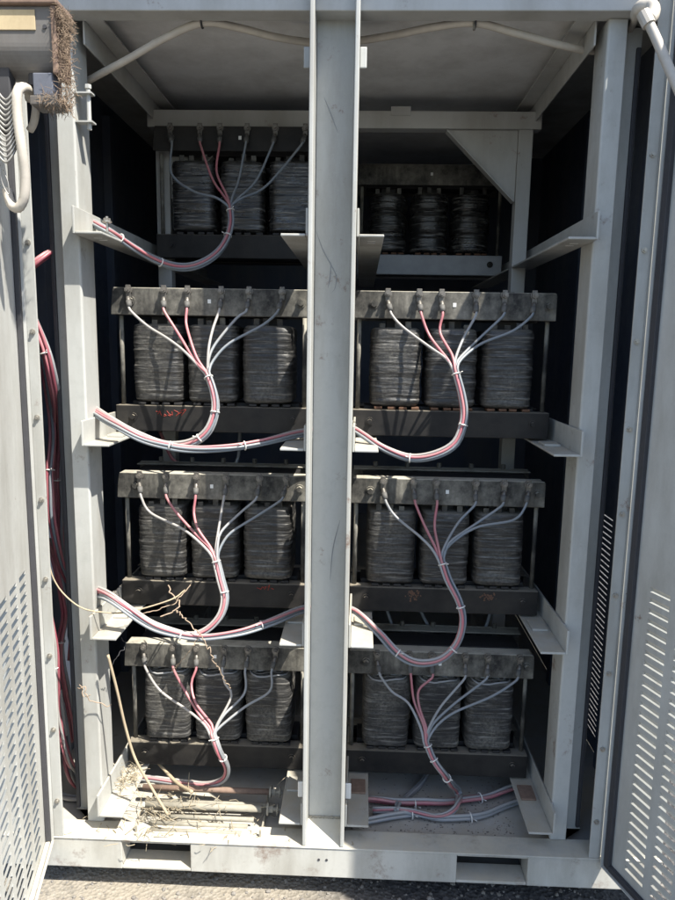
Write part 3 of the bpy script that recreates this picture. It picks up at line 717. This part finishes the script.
for x, y in ((45,27),): 
    p = A(x,y,YD); MB().cyl(p+V((0,-.003,0)), p+V((0,-.0003,0)), .0045, 10).build('screw', 'gasket', hs)
p = A(43,79,YD); MB().box(p.x-.024,p.x+.022,YD+.0,YD+.05,zb-.05,zb-.0005).build('junction_box', 'bluebox', hs, .003)
MB().box(p.x-.03,p.x+.032,YD-.006,YD+.055,zb-.07,zb-.0505).build('mounting_bracket', 'alu', hs, .002)
p = A(8,70,YD+.04); MB().box(p.x-.02,p.x+.012,YD+.02,YD+.05,zb-.12,zb+.02).build('hanger_strap', 'gasket', hs, .002)
# arm to the door leaf
zh = (zt+zb)/2; dA = fnL(.235, -.001, zh); MB().box(dA.x+.002, xl-.0005, YD+.012, YD+.05, zh-.03, zh+.03).build('wall_bracket', 'alu', hs, .002)
# straw packed on the housing's edge
rs = random.Random(3); st = MB()
for i in range(1500):
    k = rs.random(); base = V((xr+.006+rs.gauss(.011,.004), YD+rs.uniform(-.01,.066), zt-.006-(zt-zb+.05)*k*k if i%3 else zb-.055+rs.gauss(0,.006)))
    if i%3 == 0: base.x -= rs.uniform(0,.05)
    d = V((rs.gauss(.2,.6), rs.gauss(-.2,.5), rs.gauss(-.5,.8))).normalized()*rs.uniform(.008,.024)
    st.tube([base, base+d*.5+V((rs.gauss(0,.002),)*3), base+d], [.0006,.0006,.0003], 3)
tag(st.build('straw_nest', 'nest', None, origin=(xr,YD,zt)), 'dry straw nest clinging to the edge of the door housing', 'nest')['kind'] = 'stuff'
# flexible hose loop under the housing
fl = empty('hose_loop', A(22,90,YD), 'ribbed beige hose looping down from the housing on the left door', 'hose')
MB().tube(spline(pts([(30,100,-.19),(28,90,-.21),(21,88,-.24),(17,96,-.25),(18,120,-.25),(22,150,-.25),(25,178,-.24),(24,198,-.235),(18,208,-.23),(11,204,-.22),(7,190,-.21)]), .004), [(.0105+.0008*(k%2)) for k in range(len(spline(pts([(30,100,-.19),(28,90,-.21),(21,88,-.24),(17,96,-.25),(18,120,-.25),(22,150,-.25),(25,178,-.24),(24,198,-.235),(18,208,-.23),(11,204,-.22),(7,190,-.21)]), .004)))], 12).build('hose', 'conduit', fl, smooth=True)
MB().tube(spline(pts([(33,90,-.19),(36,105,-.19),(34,122,-.18),(30,130,-.17)]), .006), .009, 10).build('hose_tail', 'conduit', fl, smooth=True)
MB().cyl(A(33,72,-.2), A(33,86,-.2), .010, 10).build('connector', 'gasket', fl)
# woven grip: nested wire loops
wg = empty('wire_mesh_grip', A(6,110,-.24), 'hanging grip of nested silver wire loops beside the beige hose', 'wire grip')
for k in range(13):
    y0 = 92+k*5.2; m = MB(); o = .4*math.sin(k*1.3)
    m.tube(spline([A(-6+o,y0-8,-.235),A(-2+o,y0,-.245),A(6+o,y0+8,-.25),A(13+o,y0,-.245),A(17+o,y0-9,-.235)], .006), .0028, 6)
    m.build('wire_loop', 'web', wg, smooth=True)
wt = MB().tube(spline(pts([(0,165,-.24),(2,182,-.24),(9,195,-.24),(8,182,-.24),(3,170,-.24)]), .006), .0014, 6); wt.build('wire_tail', 'web', wg, smooth=True)

# ------------------------------------------------------------------ rod rack on the floor, straw, stalk, vine
rk = empty('rod_rack', (-.4,.1,.15), 'dusty rack of long steel rods lying on the floor at bottom left', 'rack')
xa, xb = -.585, -.197
for x in (xa, xb):
    e = MB()
    e.box(x-.003,x+.003,.03,.215,.152,.158); e.box(x-.003,x+.003,.03,.037,.1585,.20); e.box(x-.003,x+.003,.208,.215,.1585,.212); e.box(x-.003,x+.003,.0375,.2075,.165,.176)
    e.build('end_plate', 'rod', rk, .001)
for (y, z, r, mt, c0, c1) in ((.196,.214,.0095,'rust',-.03,.01),(.160,.190,.008,'rod',-.01,.03),(.132,.199,.0115,'rod',.0,-.01),(.10,.183,.0075,'rod',.06,-.03),(.072,.18,.0075,'rod',.03,-.045),(.045,.177,.007,'rod',.04,-.06)):
    MB().cyl((xa+c0,y,z),(xb+c1,y,z),r,12).build('rod', mt, rk, smooth=True)
for y, z in ((.196,.214),(.132,.199)):
    m = MB(); m.cyl((xb+.008,y,z),(xb+.014,y,z),.02,14); m.cyl((xb+.014,y,z),(xb+.028,y,z),.011,6); m.cyl((xb+.028,y,z),(xb+.05,y,z),.006,8); m.cyl((xb+.04,y,z),(xb+.044,y,z),.017,14)
    m.build('nut', 'rod', rk)
sw = MB(); rs = random.Random(9)
def strawbit(c, spread, n, ln=(.02,.07), zf=.35):
    for i in range(n):
        p = V(c)+V((rs.gauss(0,spread[0]), rs.gauss(0,spread[1]), abs(rs.gauss(0,spread[2]))))
        d = V((rs.gauss(0,1), rs.gauss(0,.7), rs.gauss(0,zf))).normalized()*rs.uniform(*ln)
        sw.tube([p, p+d*.5+V((rs.gauss(0,.004),rs.gauss(0,.004),rs.gauss(0,.003))), p+d], [.0013,.0012,.0007], 4)
strawbit((-.655,.2,.25), (.02,.05,.012), 60, (.015,.05)); strawbit((-.45,.13,.2), (.08,.05,.012), 55); strawbit((-.54,.09,.18), (.04,.05,.012), 45)
strawbit((-.35,.1,.16), (.12,.05,.006), 45, (.02,.06), .1); strawbit((-.6,.04,.181), (.15,.025,.001), 40, (.01,.03), .03); strawbit((-.3,.04,.181), (.15,.02,.001), 20, (.008,.02), .03)
so = sw.build('straw', 'straw'); so['kind'] = 'stuff'; so['label'] = 'dry straw strewn over the rods and rail at bottom left'; so['category'] = 'straw'
gr = MB(); rs = random.Random(21)
for i in range(700):
    x = rs.uniform(.07,.62); y = rs.choice((abs(rs.gauss(0,.05)), rs.uniform(0,.4), .17+rs.gauss(0,.03))); y = .085+y; r = rs.choice((.0008,.0012,.002,.003))*rs.uniform(.7,1.2)
    q = [rs.uniform(.5,1.2) for _ in range(12)]
    gr.add([(x+a*r*q[k]*1.4, y+b*r*q[k], .1505+r*.3+c*r*.5*q[k]) for k,(a,b,c) in enumerate(ico)], icf)
o = gr.build('floor_grit', 'pebble'); o['kind'] = 'stuff'; o['label'] = 'dark grit scattered on the cabinet floor at right'; o['category'] = 'grit'
# clump of straw on the bottom rail
sm = MB().tube(spline(pts([(108,655,.03),(117,690,.04),(125,725,.05),(135,758,.05),(150,785,.04),(168,815,.02)]), .01), [.0042]*1 + [.0042]*200 if False else .0042, 7)
tag(sm.build('dry_stalk', 'stalk', None, smooth=True, origin=A(108,655,.03)), 'long pale dry stalk leaning from the left post to the rods', 'stalk')
sm = MB().tube(spline([onz(158,770,.2)+V((0,0,.03)), onz(176,782,.22), onz(192,792,.25)], .01), .006, 6); tag(sm.build('stick', 'stalk', None, smooth=True, origin=onz(158,770,.2)), 'short stick propped across the bundle of rods', 'stick')
def wiggle(p, amp, seed, step=.008):
    r_ = random.Random(seed); out = []
    for q in spline(p, step): out.append(q+V((r_.gauss(0,amp), r_.gauss(0,amp), r_.gauss(0,amp))))
    return spline(out, .004)
vn = MB()
vn.tube(wiggle(pts([(168,585,.2),(171,594,.17),(180,602,.14),(176,610,.12),(160,616,.1)]), .003, 4), .0021, 5)
vn.tube(wiggle(pts([(193,582,.2),(183,594,.16),(172,604,.14),(150,612,.12),(128,618,.1)]), .002, 5), .0016, 5)
vn.tube(wiggle(pts([(176,610,.12),(186,620,.06),(200,634,.04),(206,645,.04),(215,662,.06),(231,690,.12)]), .0025, 6), .0017, 6)
vn.tube(wiggle(pts([(200,634,.04),(192,648,.05),(180,662,.1),(172,672,.2)]), .002, 7), .0012, 5)
tag(vn.build('dry_vine', 'vine', None, smooth=True, origin=A(180,602,.14)), 'crooked dry vine tangled over the cables below the third left transformer', 'vine')
tw = MB(); tw.tube(wiggle(pts([(76,690,.06),(84,688,.05),(88,700,.045),(98,703,.05),(110,706,.06)]), .003, 8), .0016, 5); tw.tube(wiggle(pts([(80,686,.06),(84,696,.05),(92,695,.05)]), .003, 9), .0012, 5)
tag(tw.build('dry_twig', 'vine', None, smooth=True, origin=A(84,688,.05)), 'small dry twig caught on the left post above the floor', 'twig')
tw = MB(); tw.tube(wiggle(pts([(110,668,.06),(119,655,.06),(125,645,.08),(122,638,.1)]), .002, 10), .0012, 5)
tag(tw.build('wire_scrap', 'gasket', None, smooth=True, origin=A(119,655,.06)), 'thin dark scrap of wire curling beside the bottom left beam', 'wire')

# ------------------------------------------------------------------ cable clamps on the rail ends (bolts on left rails)
for x, y, Y in ((107,221,.08),(114,595,.07),(352,424,.12)):
    p = A(x,y,Y); m = MB(); m.cyl(p+V((0,0,-.03)), p+V((0,0,.012)), .004, 8); m.cyl(p, p+V((0,0,.007)), .010, 6); m.cyl(p+V((0,0,-.004)), p, .013, 12)
    o = part(m, 'clamp_bolt', 'galv', 0)

# ------------------------------------------------------------------ light
SUNV = V((.49, -.375, 1.0)).normalized()          # towards the sun
sun = bpy.data.lights.new('sun', 'SUN'); sun.energy = 5.0; sun.angle = math.radians(.5); sun.color = (1, .95, .86)
so_ = bpy.data.objects.new('sun', sun); COL.objects.link(so_); so_.rotation_euler = SUNV.to_track_quat('Z', 'Y').to_euler(); so_.location = (3,-3,6)
w = bpy.data.worlds.new('World'); S.world = w; w.use_nodes = True; nt = w.node_tree
sky = nt.nodes.new('ShaderNodeTexSky'); sky.sky_type = 'NISHITA'; sky.sun_disc = False
sky.sun_elevation = math.asin(SUNV.z); sky.sun_rotation = math.atan2(SUNV.x, SUNV.y)
bg = nt.nodes['Background']; bg.inputs['Strength'].default_value = .125
nt.links.new(sky.outputs[0], bg.inputs[0])

cam = bpy.data.cameras.new('camera'); co = bpy.data.objects.new('camera', cam); COL.objects.link(co)
cam.sensor_fit = 'HORIZONTAL'; cam.sensor_width = 36; cam.lens = 36*FPX/675; cam.clip_start = .02; cam.clip_end = 500
mx = Matrix(((_r.x,-_d.x,-_f.x,CAM.x),(_r.y,-_d.y,-_f.y,CAM.y),(_r.z,-_d.z,-_f.z,CAM.z),(0,0,0,1)))
co.matrix_world = mx
S.camera = co
S.render.resolution_x = 768; S.render.resolution_y = 1024
S.view_settings.view_transform = 'Standard'; S.view_settings.look = 'None'; S.view_settings.exposure = 1.12; S.view_settings.gamma = 1
S.cycles.max_bounces = 8; S.cycles.diffuse_bounces = 5
